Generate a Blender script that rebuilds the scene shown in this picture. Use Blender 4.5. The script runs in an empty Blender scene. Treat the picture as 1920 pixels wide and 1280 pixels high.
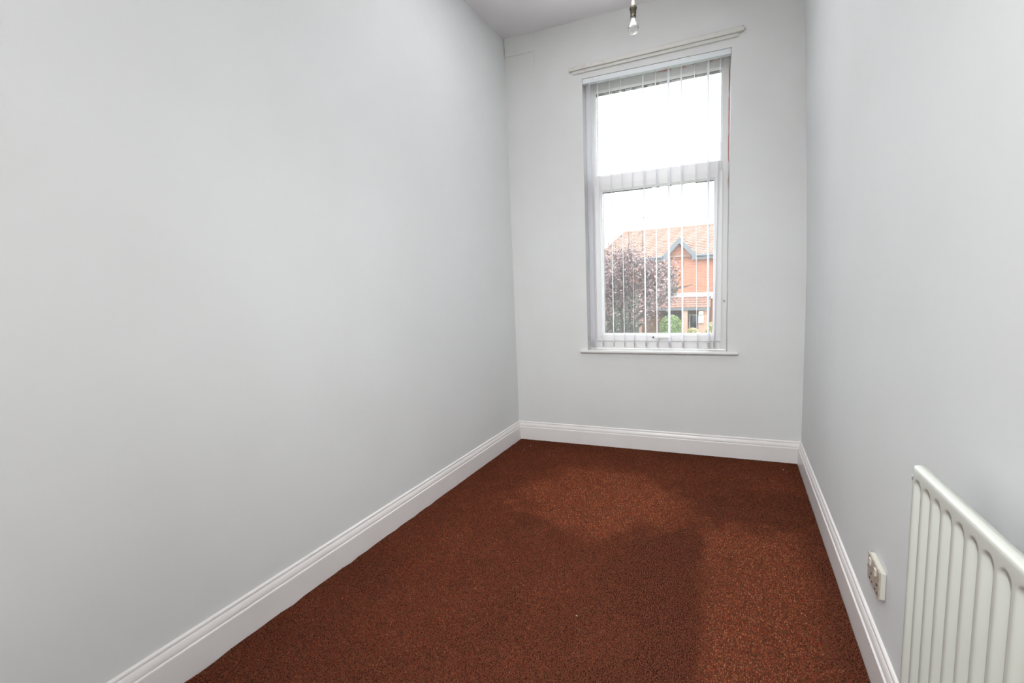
import bpy, bmesh, math, random
import numpy as np
from mathutils import Vector, Matrix

random.seed(7)
rng = np.random.default_rng(11)
S = bpy.context.scene
COL = S.collection

# ---------------------------------------------------------------- camera
YAW, PITCH, ROLL, FPX = .4585, -.1162, -.0411, 855.7
f = Vector((-math.sin(YAW)*math.cos(PITCH), math.cos(YAW)*math.cos(PITCH), math.sin(PITCH)))
r = Vector((math.cos(YAW), math.sin(YAW), 0)); u = r.cross(f)
r2 = r*math.cos(ROLL)+u*math.sin(ROLL); u2 = r2.cross(f)
cam_d = bpy.data.cameras.new('camera'); cam = bpy.data.objects.new('camera', cam_d); COL.objects.link(cam)
M = Matrix((r2, u2, -f)).transposed().to_4x4(); M.translation = Vector((1.5476, 0, 1.2008))
cam.matrix_world = M
cam_d.sensor_width = 36; cam_d.lens = 36*FPX/1920; cam_d.clip_start = .02; cam_d.clip_end = 500
S.camera = cam

# ---------------------------------------------------------------- sky, lights, exposure
W = bpy.data.worlds.new('overcast_sky'); S.world = W; W.use_nodes = True
W.node_tree.nodes['Background'].inputs[0].default_value = (.93, .97, 1, 1)
W.node_tree.nodes['Background'].inputs[1].default_value = 6.0
def lamp(name, kind, loc, power, col=(1, 1, 1), size=.1, size_y=None, aim=None):
    d = bpy.data.lights.new(name, kind); d.energy = power; d.color = col
    if kind == 'AREA':
        d.size = size
        if size_y: d.shape = 'RECTANGLE'; d.size_y = size_y
    else: d.shadow_soft_size = size
    o = bpy.data.objects.new(name, d); o.location = loc; COL.objects.link(o)
    if aim: o.rotation_euler = (Vector(aim)-Vector(loc)).to_track_quat('-Z', 'Y').to_euler()
    return o
lamp('camera_flash', 'POINT', (1.551, 0, 1.529), 24, (1, .992, .985), 0)
bn_ = lamp('ceiling_bounce_fill', 'SPOT', (.95, 1.90, 2.44), 180, (.985, .985, 1), .12, None, (.95, 2.08, 3.0)); bn_.data.spot_size = 1.85; bn_.data.spot_blend = 1  # added unseen spot aimed up, fills the room off the ceiling
sp_ = lamp('high_fill_spot', 'SPOT', (1.25, -.3, 2.6), 180, (.96, .99, 1), .3, None, (.95, 3.0, 0)); sp_.data.spot_size = 1.3; sp_.data.spot_blend = 1  # added unseen fill spot, brightens the carpet and far walls
po_ = lamp('window_portal', 'AREA', (1.02, 3.50, 1.675), 1, (1, 1, 1), .96, 1.94, (1.02, 0, 1.675)); po_.data.cycles.is_portal = True
S.view_settings.view_transform = 'Standard'; S.view_settings.look = 'None'
S.view_settings.exposure = 0.2; S.view_settings.gamma = 1; S.view_settings.use_curve_mapping = False

# ---------------------------------------------------------------- materials
def mat(name, col, rough=.6, metal=0., spec=.5, noise=None, bump=None, coat=0):
    m = bpy.data.materials.new(name); m.use_nodes = True
    nt = m.node_tree; b = nt.nodes['Principled BSDF']
    b.inputs['Base Color'].default_value = (*col, 1); b.inputs['Roughness'].default_value = rough
    b.inputs['Metallic'].default_value = metal; b.inputs['Specular IOR Level'].default_value = spec
    b.inputs['Coat Weight'].default_value = coat
    tc = nt.nodes.new('ShaderNodeTexCoord')
    if noise:
        scale, col2, lo, hi = noise
        n = nt.nodes.new('ShaderNodeTexNoise'); n.inputs['Scale'].default_value = scale; n.inputs['Detail'].default_value = 5
        nt.links.new(tc.outputs['Object'], n.inputs['Vector'])
        cr = nt.nodes.new('ShaderNodeValToRGB')
        cr.color_ramp.elements[0].position = lo; cr.color_ramp.elements[1].position = hi
        cr.color_ramp.elements[0].color = (*col, 1); cr.color_ramp.elements[1].color = (*col2, 1)
        nt.links.new(n.outputs['Fac'], cr.inputs['Fac']); nt.links.new(cr.outputs['Color'], b.inputs['Base Color'])
    if bump:
        scale, st, dist = bump
        n = nt.nodes.new('ShaderNodeTexNoise'); n.inputs['Scale'].default_value = scale; n.inputs['Detail'].default_value = 6
        nt.links.new(tc.outputs['Object'], n.inputs['Vector'])
        bp = nt.nodes.new('ShaderNodeBump'); bp.inputs['Strength'].default_value = st; bp.inputs['Distance'].default_value = dist
        nt.links.new(n.outputs['Fac'], bp.inputs['Height']); nt.links.new(bp.outputs['Normal'], b.inputs['Normal'])
    return m

WALL = mat('white_emulsion', (.76, .775, .775), .85, spec=.25, noise=(2.2, (.735, .75, .745), .35, .7), bump=(9, .25, .006))
WALLB = mat('white_emulsion_chimney', (.74, .75, .74), .85, spec=.25, noise=(3, (.715, .722, .71), .35, .7), bump=(11, .3, .005))
CEIL = mat('ceiling_emulsion', (.80, .785, .795), .9, spec=.2, bump=(8, .2, .006))
GLOSS = mat('white_gloss_paint', (.86, .835, .82), .3, noise=(5, (.83, .80, .785), .35, .7), bump=(22, .08, .002))
UPVC = mat('white_upvc', (.80, .785, .775), .32)
SILLM = mat('sill_gloss_paint', (.82, .81, .79), .3, bump=(14, .1, .002))
BLACK = mat('black_gasket', (.018, .018, .018), .5)
CREAM = mat('cream_painted_wood', (.66, .655, .61), .45, noise=(14, (.62, .54, .50), .60, .75), bump=(18, .4, .003))
RADM = mat('radiator_enamel', (.67, .685, .63), .22, spec=.5)
SOCK = mat('aged_socket_plastic', (.53, .47, .40), .4, noise=(60, (.42, .33, .25), .5, .66))
SOCKW = mat('white_socket_plastic', (.72, .70, .62), .35)
SLOT = mat('dark_slot', (.03, .03, .03), .6)
BRASS = mat('tarnished_brass', (.12, .105, .07), .45, .5, noise=(70, (.05, .045, .03), .4, .62))
CERAM = mat('white_cord_grip', (.68, .62, .57), .4)
RAILM = mat('white_blind_rail', (.72, .765, .78), .35)
WEIGHT = mat('grey_weight_edge', (.46, .43, .43), .6)
METAL = mat('zinc_metal', (.5, .5, .5), .3, .9)
DOORM = mat('white_door_paint', (.76, .76, .74), .35)

def m_slat():
    m = bpy.data.materials.new('translucent_blind_fabric'); m.use_nodes = True
    nt = m.node_tree; b = nt.nodes['Principled BSDF']; out = nt.nodes['Material Output']
    b.inputs['Base Color'].default_value = (.83, .82, .86, 1); b.inputs['Roughness'].default_value = .8
    t = nt.nodes.new('ShaderNodeBsdfTranslucent'); t.inputs[0].default_value = (.80, .79, .83, 1)
    mx = nt.nodes.new('ShaderNodeMixShader'); mx.inputs[0].default_value = .35
    nt.links.new(b.outputs[0], mx.inputs[1]); nt.links.new(t.outputs[0], mx.inputs[2]); nt.links.new(mx.outputs[0], out.inputs[0])
    return m
SLAT = m_slat()
def m_pane():
    m = bpy.data.materials.new('window_glass'); m.use_nodes = True
    nt = m.node_tree; out = nt.nodes['Material Output']; nt.nodes.remove(nt.nodes['Principled BSDF'])
    t = nt.nodes.new('ShaderNodeBsdfTransparent'); t.inputs[0].default_value = (.95, .97, .96, 1)
    g = nt.nodes.new('ShaderNodeBsdfGlossy'); g.inputs['Roughness'].default_value = .0
    d = nt.nodes.new('ShaderNodeBsdfDiffuse'); d.inputs[0].default_value = (.8, .8, .8, 1)
    lw = nt.nodes.new('ShaderNodeLayerWeight'); lw.inputs[0].default_value = .5      # same from both sides: no trapped light
    pw = nt.nodes.new('ShaderNodeMath'); pw.operation = 'POWER'; pw.inputs[1].default_value = 5; nt.links.new(lw.outputs['Facing'], pw.inputs[0])
    ma = nt.nodes.new('ShaderNodeMath'); ma.operation = 'MULTIPLY_ADD'; ma.inputs[1].default_value = .9; ma.inputs[2].default_value = .06
    nt.links.new(pw.outputs[0], ma.inputs[0])
    mx = nt.nodes.new('ShaderNodeMixShader'); nt.links.new(ma.outputs[0], mx.inputs[0])
    nt.links.new(t.outputs[0], mx.inputs[1]); nt.links.new(g.outputs[0], mx.inputs[2])
    m2 = nt.nodes.new('ShaderNodeMixShader'); m2.inputs[0].default_value = .05     # milky glare haze over the view, mixed in as pale diffuse
    nt.links.new(mx.outputs[0], m2.inputs[1]); nt.links.new(d.outputs[0], m2.inputs[2])
    nt.links.new(m2.outputs[0], out.inputs[0])
    return m
PANE = m_pane()
def m_bulb():
    m = bpy.data.materials.new('clear_bulb_glass'); m.use_nodes = True
    b = m.node_tree.nodes['Principled BSDF']; b.inputs['Base Color'].default_value = (.94, .94, .93, 1)
    b.inputs['Roughness'].default_value = .03; b.inputs['IOR'].default_value = 1.45; b.inputs['Transmission Weight'].default_value = 1
    return m
BULB = m_bulb()

def attr_mat(name, attr, rough=.95, spec=.05):
    m = bpy.data.materials.new(name); m.use_nodes = True
    nt = m.node_tree; b = nt.nodes['Principled BSDF']
    a = nt.nodes.new('ShaderNodeAttribute'); a.attribute_name = attr
    nt.links.new(a.outputs['Color'], b.inputs['Base Color'])
    b.inputs['Roughness'].default_value = rough; b.inputs['Specular IOR Level'].default_value = spec
    return m
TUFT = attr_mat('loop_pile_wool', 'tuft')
CARPET = mat('carpet_backing', (.055, .02, .012), .95, spec=.05, noise=(260, (.16, .05, .028), .35, .65))
BOARD = mat('floor_boards_dark', (.05, .035, .025), .8, noise=(8, (.09, .06, .04), .3, .7))

# ---------------------------------------------------------------- mesh helpers
class MB:
    def __init__(s): s.v = []; s.f = []
    def box(s, x0, x1, y0, y1, z0, z1):
        n = len(s.v)
        s.v += [(x, y, z) for x in (x0, x1) for y in (y0, y1) for z in (z0, z1)]
        s.f += [tuple(n+i for i in q) for q in ((0, 1, 3, 2), (4, 6, 7, 5), (0, 4, 5, 1), (2, 3, 7, 6), (0, 2, 6, 4), (1, 5, 7, 3))]
        return s
    def poly_prism(s, pts, y0, y1):         # pts in (x,z), extruded along y
        n = len(s.v); k = len(pts)
        s.v += [(a, y0, b) for a, b in pts]+[(a, y1, b) for a, b in pts]
        s.f += [tuple(n+i for i in range(k)), tuple(n+k+i for i in reversed(range(k)))]
        s.f += [(n+i, n+(i+1) % k, n+k+(i+1) % k, n+k+i) for i in range(k)]
        return s
    def lathe(s, prof, seg=24, c=(0, 0, 0)):
        n = len(s.v)
        for rr, z in prof:
            for k in range(seg):
                a = 2*math.pi*k/seg; s.v.append((c[0]+rr*math.cos(a), c[1]+rr*math.sin(a), c[2]+z))
        for j in range(len(prof)-1):
            for k in range(seg):
                k2 = (k+1) % seg
                s.f.append((n+j*seg+k, n+j*seg+k2, n+(j+1)*seg+k2, n+(j+1)*seg+k))
        s.f.append(tuple(n+k for k in reversed(range(seg))))
        e = n+(len(prof)-1)*seg; s.f.append(tuple(e+k for k in range(seg)))
        return s
    def tube(s, pts, rad, seg=10):
        n = len(s.v); P = [Vector(p) for p in pts]
        for i, p in enumerate(P):
            t = (P[min(i+1, len(P)-1)]-P[max(i-1, 0)]).normalized()
            a = t.cross(Vector((0, 0, 1)));
            if a.length < .1: a = t.cross(Vector((0, 1, 0)))
            a.normalize(); b = t.cross(a)
            rr = rad[i] if isinstance(rad, (list, tuple)) else rad
            for k in range(seg):
                w = 2*math.pi*k/seg; s.v.append(tuple(p+a*rr*math.cos(w)+b*rr*math.sin(w)))
        for j in range(len(P)-1):
            for k in range(seg):
                k2 = (k+1) % seg; s.f.append((n+j*seg+k, n+j*seg+k2, n+(j+1)*seg+k2, n+(j+1)*seg+k))
        s.f.append(tuple(n+k for k in range(seg))); e = n+(len(P)-1)*seg; s.f.append(tuple(e+k for k in reversed(range(seg))))
        return s
    def build(s, name, m, parent=None, loc=(0, 0, 0), rz=0, bevel=0, smooth=False, fix=True):
        me = bpy.data.meshes.new(name); me.from_pydata([tuple(v) for v in s.v], [], s.f)
        if fix:
            bm = bmesh.new(); bm.from_mesh(me); bmesh.ops.recalc_face_normals(bm, faces=bm.faces); bm.to_mesh(me); bm.free()
        me.materials.append(m)
        o = bpy.data.objects.new(name, me); COL.objects.link(o); o.location = loc; o.rotation_euler.z = rz
        if parent: o.parent = parent
        if smooth:
            for p in me.polygons: p.use_smooth = True
        if bevel:
            b = o.modifiers.new('bevel', 'BEVEL'); b.width = bevel; b.segments = 2; b.limit_method = 'ANGLE'
            b.angle_limit = math.radians(40)
        return o
def box(name, m, parent, dims, **k): return MB().box(*dims).build(name, m, parent, **k)
def thing(name, label, cat, loc=(0, 0, 0), rz=0, group=None, kind=None):
    o = bpy.data.objects.new(name, None); COL.objects.link(o); o.location = loc; o.rotation_euler.z = rz
    o.empty_display_size = .1
    return tag(o, label, cat, group, kind)
def tag(o, label=None, cat=None, group=None, kind=None):
    if label: o['label'] = label
    if cat: o['category'] = cat
    if group: o['group'] = group
    if kind: o['kind'] = kind
    return o
def struct(o, label=None): return tag(o, label, None, None, 'structure')
def thing_s(name, label, loc=(0, 0, 0), rz=0):
    o = bpy.data.objects.new(name, None); COL.objects.link(o); o.location = loc; o.rotation_euler.z = rz
    return tag(o, label, None, None, 'structure')

# ---------------------------------------------------------------- room frame (measured)
BL = Vector((-.0114, 3.2297)); BR = Vector((1.9395, 3.3704))
TB = (BR-BL).normalized(); NB = Vector((-TB.y, TB.x)); RZ = math.atan2(TB.y, TB.x)
H = 3.011; YF = -.9                                     # ceiling height, wall behind the camera
def lx(y): return -.0438+.01003*y                       # left wall face
def rx(y): return 1.9465-.00208*y                       # right wall face (foot)
def bw(s, o=0., z=0.): p = BL+TB*s+NB*o; return Vector((p.x, p.y, z))
def bow(z):                                             # the right wall leans in towards the ceiling
    zs = [-.1, .95, 1.3, 1.74, 2.2, 2.746, 3.2]; ds = [0, 0, .004, .0155, .033, .054, .068]
    for i in range(6):
        if zs[i] <= z <= zs[i+1]:
            t = (z-zs[i])/(zs[i+1]-zs[i]); return ds[i]*(1-t)+ds[i+1]*t
    return 0

# floor, ceiling, walls
struct(box('floor', BOARD, None, (-.3, 2.2, YF-.1, 3.45, -.12, -.010)))
struct(box('ceiling', CEIL, None, (-.3, 2.2, YF-.1, 3.6, H, H+.12)))
wl = MB().poly_prism([(0, 0)], 0, 0); wl = MB()
wl.v = [(lx(YF-.1), YF-.1, -.1), (lx(3.5), 3.5, -.1), (lx(3.5)-.15, 3.5, -.1), (lx(YF-.1)-.15, YF-.1, -.1)]
wl.v += [(a, b, H+.05) for a, b, c in wl.v]
wl.f = [(0, 1, 2, 3), (7, 6, 5, 4), (0, 4, 5, 1), (1, 5, 6, 2), (2, 6, 7, 3), (3, 7, 4, 0)]
struct(wl.build('wall_left', WALL))
wr = MB(); NZ = 40
zs = [-.1+(H+.15)*i/NZ for i in range(NZ+1)]
for z in zs:
    for y in (YF-.1, 3.5): wr.v += [(rx(y)-bow(z), y, z), (rx(y)+.15, y, z)]
for i in range(NZ):
    a = i*4; b = a+4
    wr.f += [(a, b, b+2, a+2), (a+1, a+3, b+3, b+1), (a, a+1, b+1, b), (a+2, b+2, b+3, a+3)]
wr.f += [(0, 2, 3, 1), (NZ*4, NZ*4+1, NZ*4+3, NZ*4+2)]
struct(wr.build('wall_right', WALL, smooth=False))
# back wall with the window opening
WS0, WS1, WZ0, WZ1 = .5735, 1.5155, .7215, 2.628
wb = MB()
for d in ((-.12, WS0, 0, .28, -.1, H+.05), (WS1, 2.12, 0, .28, -.1, H+.05), (WS0, WS1, 0, .28, -.1, .705), (WS0, WS1, 0, .28, WZ1, H+.05)): wb.box(*d)
struct(wb.build('wall_back', WALLB, loc=(BL.x, BL.y, 0), rz=RZ))
# wall behind the camera, with its door
wf = MB()
for d in ((-.2, .25, YF-.12, YF, -.1, H+.05), (1.03, 2.15, YF-.12, YF, -.1, H+.05), (.25, 1.03, YF-.12, YF, 2.03, H+.05)): wf.box(*d)
struct(wf.build('wall_front', WALL))
d1 = thing_s('door_1', 'white panelled door behind the viewer', (.25, YF-.06, 0))
box('door_leaf', DOORM, d1, (.03, .75, -.02, .02, 0, 2.0), bevel=.002)
for (a, b, c, d) in ((.11, .36, .2, .85), (.42, .67, .2, .85), (.11, .36, 1.0, 1.85), (.42, .67, 1.0, 1.85)):
    box('panel', DOORM, d1, (a, b, .018, .028, c, d), bevel=.006)
fr_ = MB().box(-.06, .03, -.03, .075, 0, 2.09).box(.75, .84, -.03, .075, 0, 2.09).box(.03, .75, -.03, .075, 2.0, 2.09)
fr_.build('door_frame', GLOSS, d1)
MB().lathe([(.0, .0), (.012, 0), (.012, .03), (.026, .04), (.028, .055), (.015, .065)], 16).build('door_handle', METAL, d1, loc=(.70, .02, 1.0)).rotation_euler.x = -math.pi/2

# skirting: flat board, quirk, ovolo, fillet, top bead (distance from wall, height)
PROF = [(0, -.01), (.0195, -.01), (.0195, .092), (.0188, .0955), (.0165, .0972), (.0138, .0968), (.0138, .0995), (.0148, .1015),
        (.0150, .106), (.0140, .112), (.0120, .118), (.0096, .1230), (.0082, .1245), (.0076, .1270), (.0084, .1300), (.0078, .1345), (.0050, .1375), (0, .139)]
def line_at(kind, d):
    if kind == 'L': return Vector((lx(YF)+d, YF)), Vector((lx(3.3)+d, 3.3))
    if kind == 'R': return Vector((rx(YF)-d, YF)), Vector((rx(3.3)-d, 3.3))
    if kind == 'B': a = BL-NB*d; return a, a+TB
    if kind == 'F': return Vector((0, YF+d)), Vector((1, YF+d))
def isect(k1, k2, d):
    a, b = line_at(k1, d); c, e = line_at(k2, d); r_ = b-a; s_ = e-c
    t = ((c-a).x*s_.y-(c-a).y*s_.x)/(r_.x*s_.y-r_.y*s_.x); return a+r_*t
def skirt(name, k, k0, k1, label):
    m = MB(); n = len(PROF)
    for kk in (k0, k1):
        for d, z in PROF: p = isect(k, kk, d); m.v.append((p.x, p.y, z))
    m.f = [(i, i+1, n+i+1, n+i) for i in range(n-1)]+[tuple(range(n)), tuple(range(2*n-1, n-1, -1))]
    o = m.build(name, GLOSS); struct(o, label)
    return o
skirt('baseboard_left', 'L', 'F', 'B', 'white gloss skirting board along the long left wall')
skirt('baseboard_back', 'B', 'L', 'R', 'white gloss skirting board under the window')
skirt('baseboard_right', 'R', 'F', 'B', 'white gloss skirting board running behind the radiator')
def front_skirt(name, a, b):
    m = MB(); n = len(PROF)
    for x in (a, b):
        for d, z in PROF: m.v.append((x, YF+d, z))
    m.f = [(i, i+1, n+i+1, n+i) for i in range(n-1)]+[tuple(range(n)), tuple(range(2*n-1, n-1, -1))]
    struct(m.build(name, GLOSS))
front_skirt('baseboard_front', 1.10, rx(YF)-.02)

# remains of an old lath strip in the left corner, under the ceiling
tr = MB(); NS_ = 12
for k in range(NS_+1):
    a_ = .004+.226*k/NS_; dp = .014*(1-max(0, (k/NS_-.55)/.45)**1.5)+.0002
    zb_ = 2.886-.004*k/NS_+.003*math.sin(k*1.9)*.3
    tr.v += [(a_, .008, zb_), (a_, -dp*.4, zb_+.001), (a_, -dp, zb_+.008), (a_, -dp, H+.01), (a_, .008, H+.01)]
for k in range(NS_):
    for q_ in range(5): a_ = k*5+q_; b_ = k*5+(q_+1) % 5; tr.f.append((a_, b_, b_+5, a_+5))
tr.f += [tuple(range(5)), tuple(NS_*5+q_ for q_ in reversed(range(5)))]
struct(tr.build('trim_1', WALLB, loc=(BL.x, BL.y, 0), rz=RZ, bevel=.006), 'shallow painted board on the back wall in the left ceiling corner')
tr = MB().poly_prism([(.222, 2.775), (.233, 2.775), (.236, 2.886), (.225, 2.886)], -.003, .01)
struct(tr.build('trim_2', WALLB, loc=(BL.x, BL.y, 0), rz=RZ, bevel=.002), 'short upright ridge of paint below the corner board')

# ---------------------------------------------------------------- window
def m_frame():
    """upvc with red paint daubs along the head and the right jamb"""
    m = mat('white_upvc_daubed', (.80, .785, .775), .32)
    nt = m.node_tree; b = nt.nodes['Principled BSDF']; L = nt.links
    tc = nt.nodes.new('ShaderNodeTexCoord'); sep = nt.nodes.new('ShaderNodeSeparateXYZ'); L.new(tc.outputs['Object'], sep.inputs[0])
    def math_(op, a, b_=None):
        n = nt.nodes.new('ShaderNodeMath'); n.operation = op
        for i, x in enumerate((a, b_)):
            if x is None: continue
            if isinstance(x, (int, float)): n.inputs[i].default_value = x
            else: L.new(x, n.inputs[i])
        return n.outputs[0]
    def rangeclip(v, lo, hi, soft):
        n1 = nt.nodes.new('ShaderNodeMapRange'); n1.inputs[1].default_value = lo-soft; n1.inputs[2].default_value = lo+soft; L.new(v, n1.inputs[0])
        n2 = nt.nodes.new('ShaderNodeMapRange'); n2.inputs[1].default_value = hi+soft; n2.inputs[2].default_value = hi-soft; L.new(v, n2.inputs[0])
        return math_('MULTIPLY', n1.outputs[0], n2.outputs[0])
    x, z = sep.outputs[0], sep.outputs[2]
    mp = nt.nodes.new('ShaderNodeMapping'); mp.inputs['Scale'].default_value = (11, 11, 60); L.new(tc.outputs['Object'], mp.inputs[0])
    ns = nt.nodes.new('ShaderNodeTexNoise'); ns.inputs['Scale'].default_value = 1.6; ns.inputs['Detail'].default_value = 6; L.new(mp.outputs[0], ns.inputs[0])
    mp2 = nt.nodes.new('ShaderNodeMapping'); mp2.inputs['Scale'].default_value = (60, 60, 7); L.new(tc.outputs['Object'], mp2.inputs[0])
    ns2 = nt.nodes.new('ShaderNodeTexNoise'); ns2.inputs['Scale'].default_value = 1.4; ns2.inputs['Detail'].default_value = 6; L.new(mp2.outputs[0], ns2.inputs[0])
    a = math_('MULTIPLY', rangeclip(x, .50, .90, .04), rangeclip(z, 1.884, 1.93, .006))
    a = math_('MULTIPLY', a, rangeclip(ns.outputs[0], .52, 2, .03))
    c = math_('MULTIPLY', rangeclip(x, .934, 2, .0015), rangeclip(z, 1.1, 1.95, .05))
    c = math_('MULTIPLY', c, rangeclip(ns2.outputs[0], .47, 2, .04))
    a = math_('MULTIPLY', math_('MAXIMUM', a, c), .75)
    mx = nt.nodes.new('ShaderNodeMix'); mx.data_type = 'RGBA'; L.new(a, mx.inputs[0])
    mx.inputs[6].default_value = (.80, .785, .775, 1); mx.inputs[7].default_value = (.55, .10, .11, 1)
    L.new(mx.outputs[2], b.inputs['Base Color'])
    return m
UPVCR = m_frame()
P0 = bw(WS0, 0, .7215)
win = thing_s('window_1', 'tall white framed window with a fixed upper pane and an opening lower pane', P0, RZ)
def wbx(s0, s1, o0, o1, z0, z1): return (s0-WS0, s1-WS0, o0, o1, z0-.7215, z1-.7215)
E2 = .0005
fm = MB()
fm.box(*wbx(WS0+E2, .6335, .10, .17, .722, 2.627)).box(*wbx(1.4745, WS1-E2, .10, .17, .722, 2.627))
fm.box(*wbx(.6335, 1.4745, .10, .17, 2.565, 2.627)).box(*wbx(.6335, 1.4745, .10, .17, .722, .784))
fm.build('window_frame', UPVCR, win, bevel=.003)
box('transom', UPVC, win, wbx(.6335, 1.4745, .10, .17, 1.915, 1.975), bevel=.003)
# glazing bead round the upper pane: sloped strip
def ring(s0, s1, z0, z1, t, o0, o1, slope=0.):
    """mitred rectangular ring: outer rectangle s0..s1, z0..z1, width t, depth o0..o1; inner edge set back by slope"""
    m = MB(); R_ = [(s0, z0), (s1, z0), (s1, z1), (s0, z1)]; I_ = [(s0+t, z0+t), (s1-t, z0+t), (s1-t, z1-t), (s0+t, z1-t)]
    for (s, z) in R_: m.v += [(s-WS0, o0, z-.7215), (s-WS0, o1, z-.7215)]
    for (s, z) in I_: m.v += [(s-WS0, o0+slope, z-.7215), (s-WS0, o1, z-.7215)]
    for i in range(4):
        j = (i+1) % 4
        m.f += [(2*i, 2*j, 8+2*j, 8+2*i), (2*i+1, 8+2*i+1, 8+2*j+1, 2*j+1), (2*i, 2*i+1, 2*j+1, 2*j), (8+2*i, 8+2*j, 8+2*j+1, 8+2*i+1)]
    return m
ring(.6335, 1.4745, 1.975, 2.565, .0115, .1015, .118, .010).build('glazing_bead', UPVC, win)
ring(.6335, 1.4745, 1.975, 2.565, .010, .128, .172).build('gasket', BLACK, win)
box('pane', PANE, win, wbx(.642, 1.466, .1215, .1225, 1.984, 2.556))
# lower casement
sash = ring(.628, 1.480, .779, 1.918, .043, .088, .130, .003).build('sash', UPVC, win, bevel=.0025)
ring(.671, 1.437, .822, 1.875, .0105, .0925, .112, .010).build('glazing_bead', UPVC, sash)
ring(.671, 1.437, .822, 1.875, .0095, .118, .165).build('gasket', BLACK, sash)
box('pane', PANE, sash, wbx(.680, 1.428, .1145, .1155, .831, 1.866))
hd = box('window_handle', SILLM, sash, wbx(1.055, 1.16, .066, .078, .800, .816), bevel=.004)
box('handle_plate', SILLM, sash, wbx(1.04, 1.085, .078, .089, .795, .821), bevel=.003)
box('lock_button', SLOT, sash, wbx(1.0285, 1.041, .080, .089, .803, .812), bevel=.001)
for s_, z_ in ((1.497, 1.055), (.601, 1.055)): box('drain_cap', WEIGHT if s_ > 1 else UPVC, win, wbx(s_-.006, s_+.006, .0975, .101, z_-.008, z_+.008), bevel=.001)
# sill
sl = MB().box(*wbx(.522, 1.578, -.028, .0, .704, .7205)).box(*wbx(WS0+.001, WS1-.001, 0, .10, .704, .7215))
sl.build('sill', SILLM, win, bevel=.004)
# dark brick-side reveal outside so that the frame reads as set into masonry
# ---------------------------------------------------------------- vertical blind
BP = bw(WS0, .05, 2.5935)
bl = thing('vertical_blind', 'white vertical blind hanging open in the window recess', 'blind', BP, RZ)
rail = box('head_rail', RAILM, bl, (.0015, WS1-WS0-.0015, -.045, -.008, 0, .0338), bevel=.002)
for s_ in (.6809, 1.2696): box('rail_clip', METAL, bl, (s_-WS0-.010, s_-WS0+.010, -.0462, -.0452, .027, .0336))
sl0 = [.606, .6739, .7569, .8311, .8987, .979, 1.0612, 1.1418, 1.2208, 1.3014, 1.3835, 1.4547]
sl1 = [.608, .6823, .7606, .8376, .9057, .9877, 1.0644, 1.147, 1.2349, 1.3279, 1.3988, 1.4322]
phi = [-34, -5.5, -5.5, -5.5, -7.8, -11, -8.5, -13, -8.5, -2.2, -7.5, -1.0]
for i in range(12):
    m = MB(); Lh = 1.846; NN = 12
    for k in range(NN+1):
        z = -Lh*k/NN
        for wv in range(5):
            w_ = (wv/4-.5)*.089; c_ = .0010*math.cos(math.pi*(wv/4-.5))+.0005*math.sin(k*.8+i*1.7)
            m.v.append((c_, w_, z))
    for k in range(NN):
        for wv in range(4):
            a = k*5+wv; m.f.append((a, a+1, a+6, a+5))
    o = m.build('slat', SLAT, bl, loc=(sl0[i]-WS0, -.020, -.002), smooth=True)
    p = math.radians(phi[i])
    o.rotation_mode = 'ZYX'
    o.rotation_euler = (0, -math.atan2(sl1[i]-sl0[i], Lh)*1.0, -p)
    box('bottom_weight', WEIGHT if i else UPVC, o, (.0012, .0034, -.041, .041, -Lh+.001, -Lh+.036))
    MB().lathe([(.0025, -.004), (.0025, .008)], 8).build('carrier_hook', UPVC, o)

# ---------------------------------------------------------------- cream batten above the window
BT = bw(.4885, 0, 2.682)
bt = thing('curtain_batten', 'long cream painted wooden batten fixed to the wall above the window', 'batten', BT, RZ)
mt = MB(); a = .0195
mt.poly_prism([(-.003, 0), (1.091, .0165), (1.098, .030), (1.098, .048), (-.003, .0262)], -.024, .001)
mt.build('batten_strip', CREAM, bt, bevel=.004)
mt = MB(); mt.poly_prism([(.02, -.019), (1.066, -.004), (1.066, .018), (.02, .002)], -.012, .001)
tag(mt.build('lower_strip', CREAM, bt, bevel=.003), None)
for s_, z_ in ((.03, .014), (1.088, .043), (.16, .020)): MB().lathe([(.0045, -.001), (.0045, .001)], 10).build('screw_head', METAL, bt, loc=(s_, -.0245, z_)).rotation_euler.x = math.pi/2

# ---------------------------------------------------------------- pendant bulb
BX, BY = 1.0260, 2.70
pd = thing('pendant_light', 'bare clear bulb in a tarnished brass holder hanging from the ceiling', 'pendant light', (BX, BY, H))
MB().lathe([(.005, -.024), (.022, -.022), (.040, -.010), (.042, 0)], 28).build('ceiling_rose', CERAM, pd, smooth=True)
MB().tube([(0, 0, -.02), (.001, 0, -.15), (0, 0, -.315)], .003, 8).build('flex', CERAM, pd, smooth=True)
MB().lathe([(.004, 0), (.008, -.003), (.0105, -.012), (.011, -.030), (.012, -.034)][::-1], 20).build('cord_grip', CERAM, pd, loc=(0, 0, 2.712-H), smooth=True)
hs = MB().lathe([(.0130, -.056), (.0150, -.054), (.0150, -.045), (.0138, -.043), (.0150, -.040), (.0160, -.018), (.0188, -.013), (.0195, -.004), (.0180, 0), (.006, .001)], 28)
ho = hs.build('lamp_holder', BRASS, pd, loc=(0, 0, 2.680-H), smooth=True)
MB().lathe([(.0115, -.061), (.0125, -.061), (.0125, -.052), (.0115, -.052)], 24).build('bayonet_cap', METAL, pd, loc=(0, 0, 2.680-H), smooth=True)
gp = [(.0115, 0), (.0125, -.006), (.0165, -.016), (.0225, -.028), (.0270, -.040), (.0287, -.050), (.0275, -.061), (.0235, -.070), (.0165, -.077), (.0080, -.0805), (.0012, -.0812)]
m = MB().lathe(gp, 36); m.f.pop(-2)
inner = [(rr*.955-.0003, z+.0005) for rr, z in gp]
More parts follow.
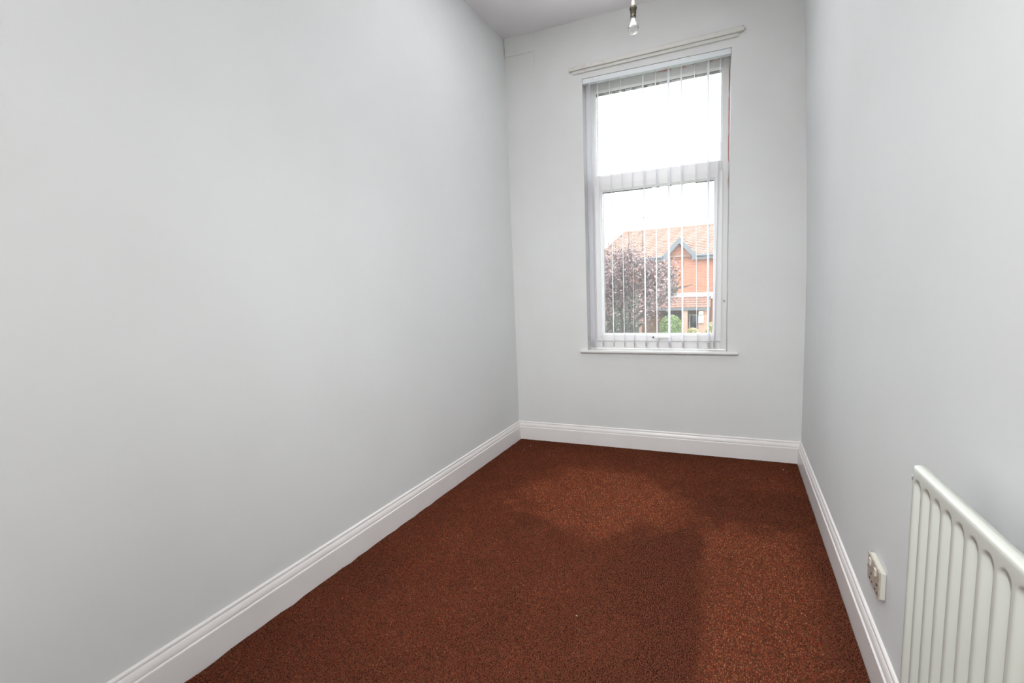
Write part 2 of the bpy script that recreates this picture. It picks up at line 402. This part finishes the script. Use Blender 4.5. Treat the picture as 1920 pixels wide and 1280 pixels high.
k0 = len(m.v); m2 = MB().lathe(inner, 36)
m.v += m2.v; m.f += [tuple(k0+i for i in reversed(fc)) for fc in m2.f[:-2]+[m2.f[-1]]]
m.build('bulb', BULB, pd, loc=(0, 0, 2.6205-H), smooth=True, fix=False)
st = MB().lathe([(.002, -.034), (.0035, -.030), (.004, -.008), (.0095, 0)], 14)
st.build('stem', BULB, pd, loc=(0, 0, 2.6195-H), smooth=True)
MB().tube([(-.013, 0, -.044), (-.006, .004, -.041), (0, .005, -.044), (.006, .004, -.041), (.013, 0, -.044)], .0006, 6).tube([(-.002, 0, -.030), (-.013, 0, -.044)], .0005, 6).tube([(.002, 0, -.030), (.013, 0, -.044)], .0005, 6).build('filament', METAL, pd, loc=(0, 0, 2.6195-H))

# ---------------------------------------------------------------- radiator
RY, RO, RTOP, PITCHR, NF = 1.0857, .088, .835, .0411, 24
RX = rx(RY)-RO; SK = .0317
LEN = NF*PITCHR+.012; RH = .60
rad = thing('radiator', 'cream white steel panel radiator with pressed vertical flutes on the right wall', 'radiator', (RX, RY, RTOP-RH))
rad.rotation_euler.z = math.atan(SK)
# local: y runs -LEN..0 (towards the viewer), x = into the wall (+), z up 0..RH
ys = [0, -.0015, -.004]; 
for k in range(NF):
    for q in range(18): ys.append(-.006-PITCHR*(k+q/18))
ys += [-LEN+.006, -LEN+.004, -LEN+.0015, -LEN]
zt = [0, .0015, .004, .009, .016]+[.020+.0022*i for i in range(17)]+[.066]+[.066+(RH-.132)*i/10 for i in range(1, 10)]+[RH-.066]
zt += [RH-.020-.0022*i for i in range(16, -1, -1)]+[RH-.016, RH-.009, RH-.004, RH-.0015, RH]
def edge(d): # rounding near the rim
    rr = .0065
    return rr-math.sqrt(max(0, rr*rr-(rr-d)**2)) if d < rr else 0
def depth(y, z):
    x = edge(min(-y, LEN+y)*1.6)*.8
    dz = RH-z
    x = max(x, edge(dz), edge(z))
    k = min(max(int((-y-.006)/PITCHR), 0), NF-1); yc = -(.006+PITCHR*(k+.5)); hw = .0100
    top, bot = RH-.0267-hw*.15, .0267+hw*.15
    zc = min(max(z, bot+hw), top-hw); d = math.hypot(y-yc, z-zc)
    t = min(max((hw+.0070-d)/.0140, 0), 1); t = t*t*(3-2*t)
    return x+.0115*t
m = MB(); ny = len(ys)
for z in zt:
    for y in ys: m.v.append((depth(y, z), y, z))
for j in range(len(zt)-1):
    for i in range(ny-1):
        a = j*ny+i; m.f.append((a, a+1, a+ny+1, a+ny))
# back skin and rim
nb0 = len(m.v); nz = len(zt)
rim = [i for i in range(ny)]+[j*ny+ny-1 for j in range(1, nz)]+[(nz-1)*ny+i for i in range(ny-2, -1, -1)]+[j*ny for j in range(nz-2, 0, -1)]
for i in rim:
    v = m.v[i]; m.v.append((.018, v[1], v[2]))
nr_ = len(rim)
for i in range(nr_): j = (i+1) % nr_; m.f.append((rim[i], rim[j], nb0+j, nb0+i))
m.f.append(tuple(nb0+i for i in range(nr_)))
pn = m.build('front_panel', RADM, rad, smooth=True)
fins = MB()
for k in range(NF*2):
    y = -.02-k*(LEN-.04)/(NF*2-1); fins.box(.019, .044, y-.0007, y+.0007, .05, RH-.045)
tag(fins.build('convector_fins', RADM, rad), kind='stuff')
for y in (-.14, -LEN+.14):
    e_ = .085+SK*y; MB().box(.0185, e_, y-.015, y+.015, RH-.11, RH-.07).box(e_-.004, e_, y-.016, y+.016, .1, RH-.07).build('wall_bracket', METAL, rad)
MB().lathe([(.009, 0), (.009, .014), (.006, .016)], 14).build('bleed_plug', METAL, rad, loc=(.012, -.002, RH-.030)).rotation_euler.x = -math.pi/2
for y in (.012, -LEN-.012):
    MB().tube([(.012, y*.2 if y > 0 else -LEN, .035), (.012, y+(.014 if y > 0 else -.014), .035)], .009, 12).tube([(.012, y+(.014 if y > 0 else -.014), .06), (.012, y+(.014 if y > 0 else -.014), -.233)], .0075, 12).build('valve_pipe', METAL, rad, smooth=True)

# ---------------------------------------------------------------- double socket
SY, SZ = 1.658, .268
st_ = .0165
sk = thing('double_socket', 'grubby cream surface mounted double plug socket on the right wall', 'socket', (rx(SY), SY, SZ))
box('back_box', SOCKW, sk, (-st_+.003, -.0005, -.120, -.002, .002, .083), bevel=.002)
fp = box('faceplate', SOCK, sk, (-st_-.001, -st_+.0035, -.122, 0, 0, .085), bevel=.0022)
for c in (-.044, -.100):
    sw = MB().box(-st_-.0055, -st_-.001, c-.008+.012, c+.008+.012, .057, .077); sw.build('switch', SOCKW, sk, bevel=.001)
    box('switch_stripe', mat('red_stripe', (.4, .06, .05), .5) if c > -.05 else bpy.data.materials['red_stripe'], sk, (-st_-.0059, -st_-.0054, c+.006, c+.018, .0735, .076))
    for dy, z, w_, h_ in ((0, .036, .0022, .0042), (-.011, .016, .0035, .002), (.011, .016, .0035, .002)):
        box('pin_slot', SLOT, sk, (-st_-.0024, -st_-.0018, c+dy-w_, c+dy+w_, z-h_, z+h_))
for y in (-.0095, -.1125): MB().lathe([(.0035, 0), (.0035, .0012)], 12).build('screw', METAL, sk, loc=(-st_-.0018, y, .043)).rotation_euler.y = -math.pi/2

# ---------------------------------------------------------------- carpet
cp = thing('carpet', 'red brown flecked loop pile carpet covering the whole room', 'carpet', (.95, 1.2, -.010))
base = MB(); yy = YF+.003; Lp = []; Rp = []
rnd = random.Random(3)
while yy < 3.2:
    Lp.append((lx(yy)+.0205+max(0, rnd.gauss(.001, .003)), yy)); Rp.append((rx(yy)-.0205-max(0, rnd.gauss(0, .0015)), yy)); yy += .05
c0 = isect('L', 'B', .0215); c1 = isect('R', 'B', .0215)
out = Lp+[(c0.x+.001, c0.y)]+[(c1.x-.001, c1.y)]+Rp[::-1]
n = len(out)
base.v = [(a-.95, b-1.2, 0) for a, b in out]+[(a-.95, b-1.2, .0055) for a, b in out]
base.f = [tuple(reversed(range(n))), tuple(range(n, 2*n))]+[(i, (i+1) % n, n+(i+1) % n, n+i) for i in range(n)]
base.build('carpet_base', CARPET, cp)
# loop pile: one little leaning tuft per stitch
pit = .0060
gx, gy = np.meshgrid(np.arange(-.03, 1.93, pit), np.arange(.55, 3.34, pit))
gx = gx+pit*.5*(np.arange(gx.shape[0]) % 2)[:, None]
gx = (gx+rng.normal(0, pit*.22, gx.shape)).ravel(); gy = (gy+rng.normal(0, pit*.22, gy.shape)).ravel()
by = BL.y-.0195+(gx-BL.x)*TB.y/TB.x
ed = np.interp(gy, [p[1] for p in Lp], [p[0] for p in Lp])
ok = (gx > ed+.003) & (gx < rx(gy)-.0235) & (gy < by-.005)
gx, gy, by, ed = gx[ok], gy[ok], by[ok], ed[ok]; N = len(gx)
def sm(x, a, b): t = np.clip((x-a)/(b-a), 0, 1); return t*t*(3-2*t)
def vnoise(x, y, sc, seed):
    g = np.random.default_rng(seed).random((64, 64)); X = x*sc+7.3; Y = y*sc+3.1
    i = np.floor(X).astype(int); j = np.floor(Y).astype(int); fx = X-i; fy = Y-j; fx = fx*fx*(3-2*fx); fy = fy*fy*(3-2*fy)
    a = g[i % 64, j % 64]; b = g[(i+1) % 64, j % 64]; c = g[i % 64, (j+1) % 64]; d = g[(i+1) % 64, (j+1) % 64]
    return (a*(1-fx)+b*fx)*(1-fy)+(c*(1-fx)+d*fx)*fy
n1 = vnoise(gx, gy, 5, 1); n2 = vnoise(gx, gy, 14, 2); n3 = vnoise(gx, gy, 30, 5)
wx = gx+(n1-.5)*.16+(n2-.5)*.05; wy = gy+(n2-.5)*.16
# lighter and darker zones of the brushed pile
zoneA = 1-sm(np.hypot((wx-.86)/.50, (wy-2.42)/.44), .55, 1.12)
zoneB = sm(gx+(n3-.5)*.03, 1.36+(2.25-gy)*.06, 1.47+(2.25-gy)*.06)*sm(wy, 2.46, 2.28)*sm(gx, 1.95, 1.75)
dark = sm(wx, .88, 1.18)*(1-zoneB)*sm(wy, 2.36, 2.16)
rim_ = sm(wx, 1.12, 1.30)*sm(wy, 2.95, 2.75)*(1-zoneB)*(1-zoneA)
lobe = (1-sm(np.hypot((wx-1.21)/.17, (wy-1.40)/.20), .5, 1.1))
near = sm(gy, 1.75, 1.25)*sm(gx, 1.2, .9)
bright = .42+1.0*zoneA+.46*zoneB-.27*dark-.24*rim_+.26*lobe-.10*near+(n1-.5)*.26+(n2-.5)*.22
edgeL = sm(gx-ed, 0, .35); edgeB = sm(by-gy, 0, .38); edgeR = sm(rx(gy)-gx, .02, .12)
bright = np.clip(bright*(.70+.30*edgeL)*(.62+.38*edgeB)*(.65+.35*edgeR), .06, 1.1)  # shade along the walls painted into the tuft colours
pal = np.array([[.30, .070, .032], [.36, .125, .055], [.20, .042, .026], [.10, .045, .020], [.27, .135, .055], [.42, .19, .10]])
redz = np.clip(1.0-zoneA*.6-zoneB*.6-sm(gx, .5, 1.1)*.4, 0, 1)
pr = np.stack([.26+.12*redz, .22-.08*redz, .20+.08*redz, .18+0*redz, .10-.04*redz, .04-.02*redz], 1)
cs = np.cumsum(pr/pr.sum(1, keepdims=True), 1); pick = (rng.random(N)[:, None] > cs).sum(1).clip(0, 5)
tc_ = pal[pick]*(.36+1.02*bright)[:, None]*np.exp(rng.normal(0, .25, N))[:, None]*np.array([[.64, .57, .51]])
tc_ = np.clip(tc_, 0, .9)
hgt = .0048+rng.random(N)*.0020
lean = np.stack([rng.normal(0, .0011, N)+.0003, rng.normal(0, .0011, N)-.0012*(dark-zoneB)], 1)
ang = rng.random(N)*math.pi; hw = pit*.56
V = np.zeros((N, 5, 3), np.float32)
for q in range(4):
    V[:, q, 0] = gx+np.cos(ang+q*math.pi/2)*hw; V[:, q, 1] = gy+np.sin(ang+q*math.pi/2)*hw; V[:, q, 2] = .0035
V[:, 4, 0] = gx+lean[:, 0]; V[:, 4, 1] = gy+lean[:, 1]; V[:, 4, 2] = .0035+hgt
V[:, :, 0] -= .95; V[:, :, 1] -= 1.2
i0 = np.arange(N)[:, None]*5
F = np.concatenate([i0+np.array([[q, (q+1) % 4, 4]]) for q in range(4)], 1).reshape(-1)
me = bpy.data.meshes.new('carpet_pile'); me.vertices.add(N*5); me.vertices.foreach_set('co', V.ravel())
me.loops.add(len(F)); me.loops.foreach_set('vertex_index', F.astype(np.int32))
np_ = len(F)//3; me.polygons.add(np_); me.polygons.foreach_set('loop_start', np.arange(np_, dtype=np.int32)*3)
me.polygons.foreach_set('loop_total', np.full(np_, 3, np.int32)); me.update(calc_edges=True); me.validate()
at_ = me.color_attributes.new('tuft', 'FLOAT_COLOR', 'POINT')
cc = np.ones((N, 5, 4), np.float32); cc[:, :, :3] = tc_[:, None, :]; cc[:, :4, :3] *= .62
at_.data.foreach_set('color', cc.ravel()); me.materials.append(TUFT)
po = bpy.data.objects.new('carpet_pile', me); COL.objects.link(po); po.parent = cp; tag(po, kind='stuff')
# lint specks
for i, (x, y) in enumerate(((1.04, 1.47), (.155, 3.07), (.14, 2.98), (1.83, 3.2))):
    o = MB().tube([(-.003, 0, 0), (0, .001, .001), (.003, -.001, 0)], .0012, 5).build('lint_speck', CERAM, None, loc=(x, y, .0002), rz=i)
    tag(o, ['white lint speck in the dark middle of the carpet', 'white lint speck near the far left corner, the further one', 'white lint speck near the far left corner, the nearer one', 'white lint speck in the far right corner of the carpet'][i], 'lint')


# ================================================================= outside
GZ = -2.3
GR = mat('grass_and_verge', (.13, .16, .08), .9, noise=(3, (.20, .20, .13), .35, .7))
ROADM = mat('asphalt', (.16, .16, .165), .9, noise=(20, (.22, .22, .22), .3, .7))
struct(box('floor_outside', GR, None, (-60, 60, 3.9, 120, GZ-.4, GZ)), 'verge and gardens outside')
struct(box('road', ROADM, None, (-60, 60, 9, 15, GZ-.1, GZ+.01)), 'asphalt road outside')
def m_brick():
    m = bpy.data.materials.new('orange_brick'); m.use_nodes = True
    nt = m.node_tree; b = nt.nodes['Principled BSDF']; b.inputs['Roughness'].default_value = .9
    tc = nt.nodes.new('ShaderNodeTexCoord'); mp = nt.nodes.new('ShaderNodeMapping'); mp.inputs['Rotation'].default_value = (math.pi/2, 0, 0)
    bt_ = nt.nodes.new('ShaderNodeTexBrick'); bt_.inputs['Scale'].default_value = 1
    bt_.inputs['Color1'].default_value = (.36, .125, .065, 1); bt_.inputs['Color2'].default_value = (.30, .09, .05, 1); bt_.inputs['Mortar'].default_value = (.36, .30, .25, 1)
    bt_.inputs['Mortar Size'].default_value = .006; bt_.inputs['Brick Width'].default_value = .225; bt_.inputs['Row Height'].default_value = .075
    nt.links.new(tc.outputs['Object'], mp.inputs[0]); nt.links.new(mp.outputs[0], bt_.inputs[0]); nt.links.new(bt_.outputs[0], b.inputs[0])
    return m
BRICK = m_brick()
TILE = mat('clay_roof_tile', (.27, .155, .12), .85, noise=(2.5, (.30, .20, .165), .3, .7))
TILED = mat('porch_roof_tile', (.24, .125, .10), .85, noise=(3, (.28, .18, .14), .3, .7))
FASC = mat('grey_fascia', (.11, .12, .14), .6)
WHT = mat('white_board', (.50, .50, .51), .5)
DKB = mat('dark_brown_brick', (.12, .07, .05), .9, noise=(9, (.22, .14, .10), .35, .65))
PINKB = mat('pale_pink_brick', (.50, .33, .27), .9, noise=(9, (.42, .25, .2), .3, .7))
DGL = mat('dark_glass', (.03, .035, .04), .1)
hs = thing('brick_house', 'orange brick house with a clay tile roof and small gable across the road', 'house', (-.6, 25, GZ))
HX, HY = -.6, 25.
def hb(x0, x1, y0, y1, z0, z1): return (x0-HX, x1-HX, y0-HY, y1-HY, z0-GZ, z1-GZ)
XL_, XR_ = -5.6, 6.0; EZ = 2.42; RZ_ = 4.16; RYY = 27.7
wl_ = MB().box(*hb(XL_+.3, XR_-.3, 25, 30.4, GZ, EZ+.02)); wl_.build('house_wall', BRICK, hs)
def roof_pts():
    return dict(el=(XL_, 24.75, EZ), er=(XR_, 24.75, EZ), rl=(-4.45, RYY, RZ_), rr=(XR_, RYY, RZ_), bl=(XL_, 30.65, EZ), br=(XR_, 30.65, EZ))
rp = roof_pts(); rel = lambda p: (p[0]-HX, p[1]-HY, p[2]-GZ)
m = MB(); keys = ['el', 'er', 'rl', 'rr', 'bl', 'br']; m.v = [rel(rp[k]) for k in keys]
m.f = [(0, 1, 3, 2), (5, 4, 2, 3), (4, 0, 2), (0, 4, 5, 1), (1, 5, 3)]
m.build('roof_deck', TILE, hs)
# tiles, course by course, on the front slope
def tile_rows(p_el, p_er, p_rl, p_rr, nrow, tw, skip=None, lift=.035):
    m = MB()
    for j in range(nrow):
        t0, t1 = j/nrow, (j+1.12)/nrow
        A0 = p_el.lerp(p_rl, t0); B0 = p_er.lerp(p_rr, t0); A1 = p_el.lerp(p_rl, min(t1, 1)); B1 = p_er.lerp(p_rr, min(t1, 1))
        L_ = (B0-A0).length; n = int(L_/tw); up = Vector((0, -.35, .93))
        x = A0.x; i = 0
        while x < B0.x-.01:
            xa = x; xb = min(x+tw*.96, B0.x); x += tw; i += 1
            yb = A0.y; zb = A0.z; yt = A1.y; zt_ = A1.z
            xa1 = max(xa, A1.x); xb1 = max(xb, A1.x+.01)
            if skip and skip((xa+xb)/2, (zb+zt_)/2): continue
            h = lift+.010*((i*7+j*3) % 3); n0 = len(m.v)
            for (xx, y_, z_, l) in ((xa, yb, zb, 0), (xb, yb, zb, 0), (xa, yb, zb, h), ((xa+xb)/2, yb, zb, h+.03), (xb, yb, zb, h), (xa1, yt, zt_, .004), ((xa1+xb1)/2, yt, zt_, .02), (xb1, yt, zt_, .004)):
                m.v.append(rel((xx, y_+up.y*l, z_+up.z*l)))
            m.f += [(n0, n0+1, n0+4, n0+3, n0+2), (n0+2, n0+3, n0+6, n0+5), (n0+3, n0+4, n0+7, n0+6), (n0, n0+2, n0+5), (n0+1, n0+7, n0+4)]
    return m
GAX, GZA = -1.05, 3.36
def gskip(x, z): return abs(x-GAX) < .82*(GZA-z)/(GZA-EZ+.001) and z < GZA
V_ = lambda p: Vector(p)
tag(tile_rows(V_(rp['el']), V_(rp['er']), V_(rp['rl']), V_(rp['rr']), 19, .24, gskip).build('roof_tile_courses', TILE, hs, fix=False), kind='stuff')
m = MB().tube([rel((-4.45, RYY, RZ_+.03)), rel((XR_, RYY, RZ_+.03))], .07, 8); m.build('ridge_tiles', TILE, hs)
m = MB().tube([rel((-4.45, RYY, RZ_+.03)), rel((XL_, 24.75, EZ+.03))], .06, 8); m.build('hip_tiles', TILE, hs)
# small gable: brick face, roof and dark bargeboards
g = MB().poly_prism([(GAX-.74-HX, EZ-.1-GZ), (GAX+.74-HX, EZ-.1-GZ), (GAX-HX, GZA-.10-GZ)], -.02, .5); g.build('gable_wall', BRICK, hs)
g = MB()
for s_ in (-1, 1):
    A = (GAX+s_*.86, 24.68, EZ-.10); B = (GAX, 24.68, GZA-.02)
    n0 = len(g.v)
    for (x, y, z) in (A, B):
        for yy_ in (y, 27.0 if (x == GAX) else 25.3):
            for dz in (0, .07): g.v.append(rel((x, yy_, z+dz)))
    g.f += [tuple(n0+i for i in q) for q in ((0, 1, 5, 4), (2, 6, 7, 3), (1, 3, 7, 5), (0, 4, 6, 2), (0, 2, 3, 1), (4, 5, 7, 6))]
g.build('gable_roof', TILE, hs)
for s_ in (-1, 1):
    pts = [(GAX+s_*.88-HX, EZ-.18-GZ), (GAX+s_*.88-HX, EZ-.0-GZ), (GAX-HX, GZA+.04-GZ), (GAX-HX, GZA-.27-GZ), (GAX+s_*.60-HX, EZ+.02-GZ), (GAX+s_*.60-HX, EZ-.18-GZ)]
    MB().poly_prism(pts, -.37, -.30).build('bargeboard', FASC, hs)
for a, b in ((XL_, GAX-.80), (GAX+.80, XR_)):
    box('fascia', FASC, hs, hb(a, b, 24.66, 24.76, EZ-.17, EZ+.05))
    MB().tube([rel((a, 24.6, EZ+.02)), rel((b, 24.6, EZ+.02))], .06, 8).build('gutter', FASC, hs)
# upper windows (one behind the tree, others beyond the frame)
for (x0, x1) in ((-2.75, -1.95), (2.2, 3.4), (4.1, 5.2)):
    w = box('house_window', WHT, hs, hb(x0, x1, 24.96, 25.02, 1.15, 2.2))
    k = 2 if x1-x0 < 1 else 3
    for q in range(k):
        a = x0+.05+(x1-x0-.1)*q/k; box('pane', DGL, w, hb(a+.02, a+(x1-x0-.1)/k-.02, 24.945, 24.965, 1.22, 2.13))
# porch: white band, lean-to roof, posts, dark recess
box('white_band', WHT, hs, hb(-3.2, .50, 24.86, 25.0, .40, .60))
box('white_bracket', WHT, hs, hb(.43, .53, 24.7, 24.86, .30, .58))
pe = [V_((-3.2, 24.2, -.13)), V_((.42, 24.2, -.13)), V_((-3.2, 24.98, .42)), V_((.42, 24.98, .42))]
tag(tile_rows(*pe, 5, .22, None, .03).build('porch_tile_courses', TILED, hs, fix=False), kind='stuff')
m = MB(); n0 = 0
m.v = [rel((x, y, z)) for x in (-3.2, .42) for (y, z) in ((24.22, -.15), (24.98, .40), (24.98, -.16))]
m.f = [(0, 1, 2), (3, 5, 4), (0, 3, 4, 1), (1, 4, 5, 2), (0, 2, 5, 3)]
m.build('porch_roof', TILED, hs)
box('porch_beam', FASC, hs, hb(-3.2, .42, 24.2, 24.24, -.25, -.13))
box('porch_recess', DKB, hs, hb(-3.1, .42, 24.93, 24.99, GZ, -.15))
for x0, x1 in ((-.84, -.62), (-3.1, -2.88)): box('porch_post', PINKB, hs, hb(x0, x1, 24.28, 24.5, GZ, -.24))
box('brick_pier', PINKB, hs, hb(-.13, .28, 24.455, 24.7, GZ, -.24))
box('front_door', mat('dark_door', (.06, .05, .05), .5), hs, hb(-1.85, -1.05, 24.88, 24.93, GZ, -.4))
w = box('porch_window', WHT, hs, hb(-.58, -.2, 24.88, 24.93, -1.3, -.5)); box('pane', DGL, w, hb(-.54, -.24, 24.87, 24.885, -1.26, -.54))
MB().tube([rel((.60, 24.9, GZ)), rel((.60, 24.9, EZ-.1))], .045, 8).build('downpipe', WHT, hs)
lt = thing('porch_lantern', 'white box lantern with a pale green pane on the far porch pier', 'lantern', (.0, 24.445, -.9))
MB().lathe([(.03, .60), (.10, .58), (.12, .50), (.10, .42), (.04, .40)], 10).build('lantern_cap', mat('lantern_cream', (.8, .72, .55), .5), lt, loc=(0, -.135, 0))
box('lantern_box', WHT, lt, (-.12, .12, -.12, -.004, 0, .40), bevel=.01)
box('lantern_pane', mat('pale_green_glass', (.5, .58, .42), .4), lt, (-.06, .06, -.13, -.118, .07, .32))

# leaves
def leaf_cloud(name, m, parent, pts, size, seed, cols, attr='leafcol', kind='stuff', normal_bias=None):
    g = np.random.default_rng(seed); n = len(pts)
    a = g.normal(size=(n, 3)); a /= np.linalg.norm(a, axis=1)[:, None]
    b = g.normal(size=(n, 3)); b -= (a*b).sum(1)[:, None]*a; b /= np.linalg.norm(b, axis=1)[:, None]
    c = np.cross(a, b); s = (size*(.6+.8*g.random(n)))[:, None]
    V = np.stack([pts-a*s, pts-b*s*.45+c*s*.12, pts+a*s, pts+b*s*.45+c*s*.12], 1).astype(np.float32)
    F = (np.arange(n)[:, None]*4+np.array([[0, 1, 2, 0, 2, 3]])).reshape(-1).astype(np.int32)
    me = bpy.data.meshes.new(name); me.vertices.add(n*4); me.vertices.foreach_set('co', V.ravel())
    me.loops.add(len(F)); me.loops.foreach_set('vertex_index', F); k = len(F)//3
    me.polygons.add(k); me.polygons.foreach_set('loop_start', np.arange(k, dtype=np.int32)*3); me.polygons.foreach_set('loop_total', np.full(k, 3, np.int32))
    me.update(calc_edges=True); me.validate()
    ca = me.color_attributes.new(attr, 'FLOAT_COLOR', 'POINT'); cols = np.array(cols)
    cc = np.ones((n, 4, 4), np.float32); cc[:, :, :3] = (cols[g.integers(0, len(cols), n)]*np.exp(g.normal(0, .2, (n, 1))))[:, None, :]
    ca.data.foreach_set('color', cc.ravel()); me.materials.append(m)
    o = bpy.data.objects.new(name, me); COL.objects.link(o); o.parent = parent; tag(o, kind=kind); return o
LEAFM = attr_mat('leaves', 'leafcol', .7, .3)
BARK = mat('dark_bark', (.055, .045, .04), .9)
# purple plum tree: trunk, forking branches, leaves along the twigs
tx, ty = -1.9, 15.2
tree = thing('plum_tree', 'purple leaved tree with grey pink foliage outside the window', 'tree', (tx, ty, GZ))
g = random.Random(21); tips = []; brs = []
def branch(p, d, L_, r_, lvl):
    q = p+d*L_; mid = p.lerp(q, .5)+Vector((g.uniform(-1, 1), g.uniform(-1, 1), g.uniform(-.3, .3)))*L_*.06
    brs.append(([p, mid, q], [r_, r_*.85, r_*.65]))
    if lvl >= 2: tips.extend([p.lerp(q, t) for t in (.3, .6, .9)])
    if lvl == 4: return
    for k in range(3 if lvl < 3 else 3):
        nd = (d+Vector((g.uniform(-1, 1), g.uniform(-1, 1), g.uniform(-.35, .55)))*.85).normalized()
        branch(q, nd, L_*g.uniform(.62, .8), r_*.6, lvl+1)
tk = MB().tube([(0, 0, 0), (.05, 0, .7), (0, .02, 1.4)], [.14, .12, .10], 10).build('trunk', BARK, tree, smooth=True)
for k in range(6):
    a = k*math.pi/3+.3; branch(Vector((0, .02, 1.3)), Vector((math.cos(a)*.62, math.sin(a)*.62, .78)).normalized(), 1.25, .055, 1)
branch(Vector((0, .02, 1.3)), Vector((0, 0, 1)), 1.3, .06, 1)
m = MB()
for P_, R_ in brs: m.tube(P_, R_, 5)
tag(m.build('branches', BARK, tree, fix=False), kind='stuff')
T = np.array([tuple(t) for t in tips]); gg = np.random.default_rng(5)
pts = T[gg.integers(0, len(T), 30000)]+gg.normal(0, .17, (30000, 3))
lim = 2.62-GZ+1.2-.55
zr = pts[:, 2]; top = np.where(pts[:, 0] > .9, 4.3, 4.75)
keep = (zr < top+gg.normal(0, .10, len(zr))) & (pts[:, 0] < 1.62+gg.normal(0, .12, len(zr)))
pts = pts[keep]
leaf_cloud('leaves', LEAFM, tree, pts, .048, 8, [(.15, .095, .10), (.21, .135, .135), (.10, .065, .07), (.18, .15, .14), (.26, .18, .175)])
m = MB()
for (x, z0, z1) in ((.28, 4.5, 5.35), (.72, 4.5, 5.75), (-.15, 4.4, 5.05)):
    m.tube([(x, 0, z0), (x+.03, 0, (z0+z1)/2), (x-.01, 0, z1)], [.012, .008, .003], 5)
tag(m.build('top_shoots', BARK, tree), kind='stuff')
sp = np.array([(x+gg.normal(0, .07), gg.normal(0, .06), z) for (x, z0, z1) in ((.28, 4.6, 5.35), (.72, 4.6, 5.75), (-.15, 4.5, 5.05), (.05, 4.6, 5.1), (-.3, 4.5, 4.9)) for z in gg.uniform(z0, z1, 32)])
leaf_cloud('shoot_leaves', LEAFM, tree, sp, .04, 9, [(.30, .22, .22), (.22, .16, .16)])
# round clipped bush
bu = thing('round_bush', 'round clipped pale green bush in front of the brick porch', 'bush', (-1.13, 22, GZ))
gg = np.random.default_rng(2); d = gg.normal(size=(5200, 3)); d /= np.linalg.norm(d, axis=1)[:, None]
rr = (.86+.16*gg.random(5200))[:, None]; P = d*rr*np.array([[.48, .48, .55]]); P[:, 2] = np.where(P[:, 2] < 0, P[:, 2]*2.6, P[:, 2])+1.43
P = P[P[:, 2] > .03]
leaf_cloud('foliage', LEAFM, bu, P, .035, 3, [(.17, .24, .11), (.22, .30, .13), (.13, .19, .09), (.28, .32, .13)])
MB().lathe([(.02, .05), (.28, .3), (.38, 1.0), (.40, 1.5), (.25, 1.8), (.05, 1.88)], 16).build('leafy_core', mat('bush_core', (.10, .15, .06), .9), bu, smooth=True)
# flower shrubs
for i, (x, y, z, lab) in enumerate(((-.22, 22.4, -.98, 'yellow flowering shrub at the foot of the far porch'), (.66, 22.6, -.72, 'yellow flowering shrub at the right edge of the window view'))):
    sh = thing('flowering_shrub', lab, 'shrub', (x, y, GZ), group='yellow shrubs')
    hh = z-GZ; gg = np.random.default_rng(40+i)
    d = gg.normal(size=(900, 3)); d /= np.linalg.norm(d, axis=1)[:, None]; d[:, 2] = abs(d[:, 2])
    leaf_cloud('leaves', LEAFM, sh, d*np.array([[.36, .36, .45]])*(.6+.4*gg.random((900, 1)))+np.array([[0, 0, hh-.45]]), .035, 50+i, [(.30, .30, .14), (.22, .25, .10)])
    leaf_cloud('flowers', LEAFM, sh, d[:420]*np.array([[.37, .37, .46]])+np.array([[0, 0, hh-.43]]), .035, 60+i, [(.50, .40, .20), (.55, .46, .26)])
    MB().tube([(0, 0, 0), (.02, 0, hh*.5), (0, 0, hh-.2)], [.035, .03, .02], 6).build('stem', BARK, sh)
# dark hedge behind the tree, on the far side of the road
hd_ = thing('garden_hedge', 'dark grey green hedge seen through the purple tree', 'hedge', (-5.4, 21.5, GZ))
gg = np.random.default_rng(77); n = 9000
P = np.stack([gg.uniform(-2.6, 2.9, n), gg.uniform(-.5, .5, n), gg.uniform(0, 3.2, n)], 1)
side = gg.random(n); P[:, 1] = np.where(side < .7, -.5+gg.normal(0, .05, n), P[:, 1]); P[:, 2] = np.where(side > .7, 3.2+gg.normal(0, .10, n), P[:, 2])
leaf_cloud('hedge_leaves', LEAFM, hd_, P, .055, 78, [(.13, .15, .11), (.19, .20, .16), (.10, .11, .09), (.22, .17, .16)])
box('hedge_core', mat('hedge_core', (.06, .07, .05), .9), hd_, (-2.55, 2.85, -.42, .42, 0, 3.1))
# parked car, glimpsed through the leaves
cr = thing('parked_car', 'pale blue grey parked car glimpsed through the bottom of the purple tree', 'car', (-2.55, 18.9, GZ-.12))
CARM = mat('car_paint', (.34, .37, .42), .25, coat=.5)
side_ = [(-2.05, .32), (-2.08, .62), (-1.95, .82), (-1.15, .92), (-.62, 1.42), (-.4, 1.47), (.75, 1.47), (1.25, 1.38), (1.75, .98), (2.02, .90), (2.08, .55), (2.02, .30), (1.62, .28), (1.5, .52), (1.3, .62), (1.1, .52), (.98, .26), (-.98, .26), (-1.1, .52), (-1.3, .62), (-1.5, .52), (-1.62, .28)]
MB().poly_prism(side_, -.85, .85).build('car_body', CARM, cr, bevel=.05)
for y in (-.856, .856):
    MB().poly_prism([(-.98, .95), (-.55, 1.36), (-.05, 1.38), (-.05, .95)], y-.004, y+.004).build('side_window', DGL, cr)
    MB().poly_prism([(.05, .95), (.05, 1.38), (.8, 1.38), (1.35, .98)], y-.004, y+.004).build('side_window', DGL, cr)
for x in (-1.3, 1.3):
    for y in (-.78, .78):
        MB().lathe([(.12, -.1), (.31, -.1), (.33, -.06), (.33, .06), (.31, .1), (.12, .1)], 20).build('wheel', SLOT, cr, loc=(x, y, .33)).rotation_euler.x = math.pi/2
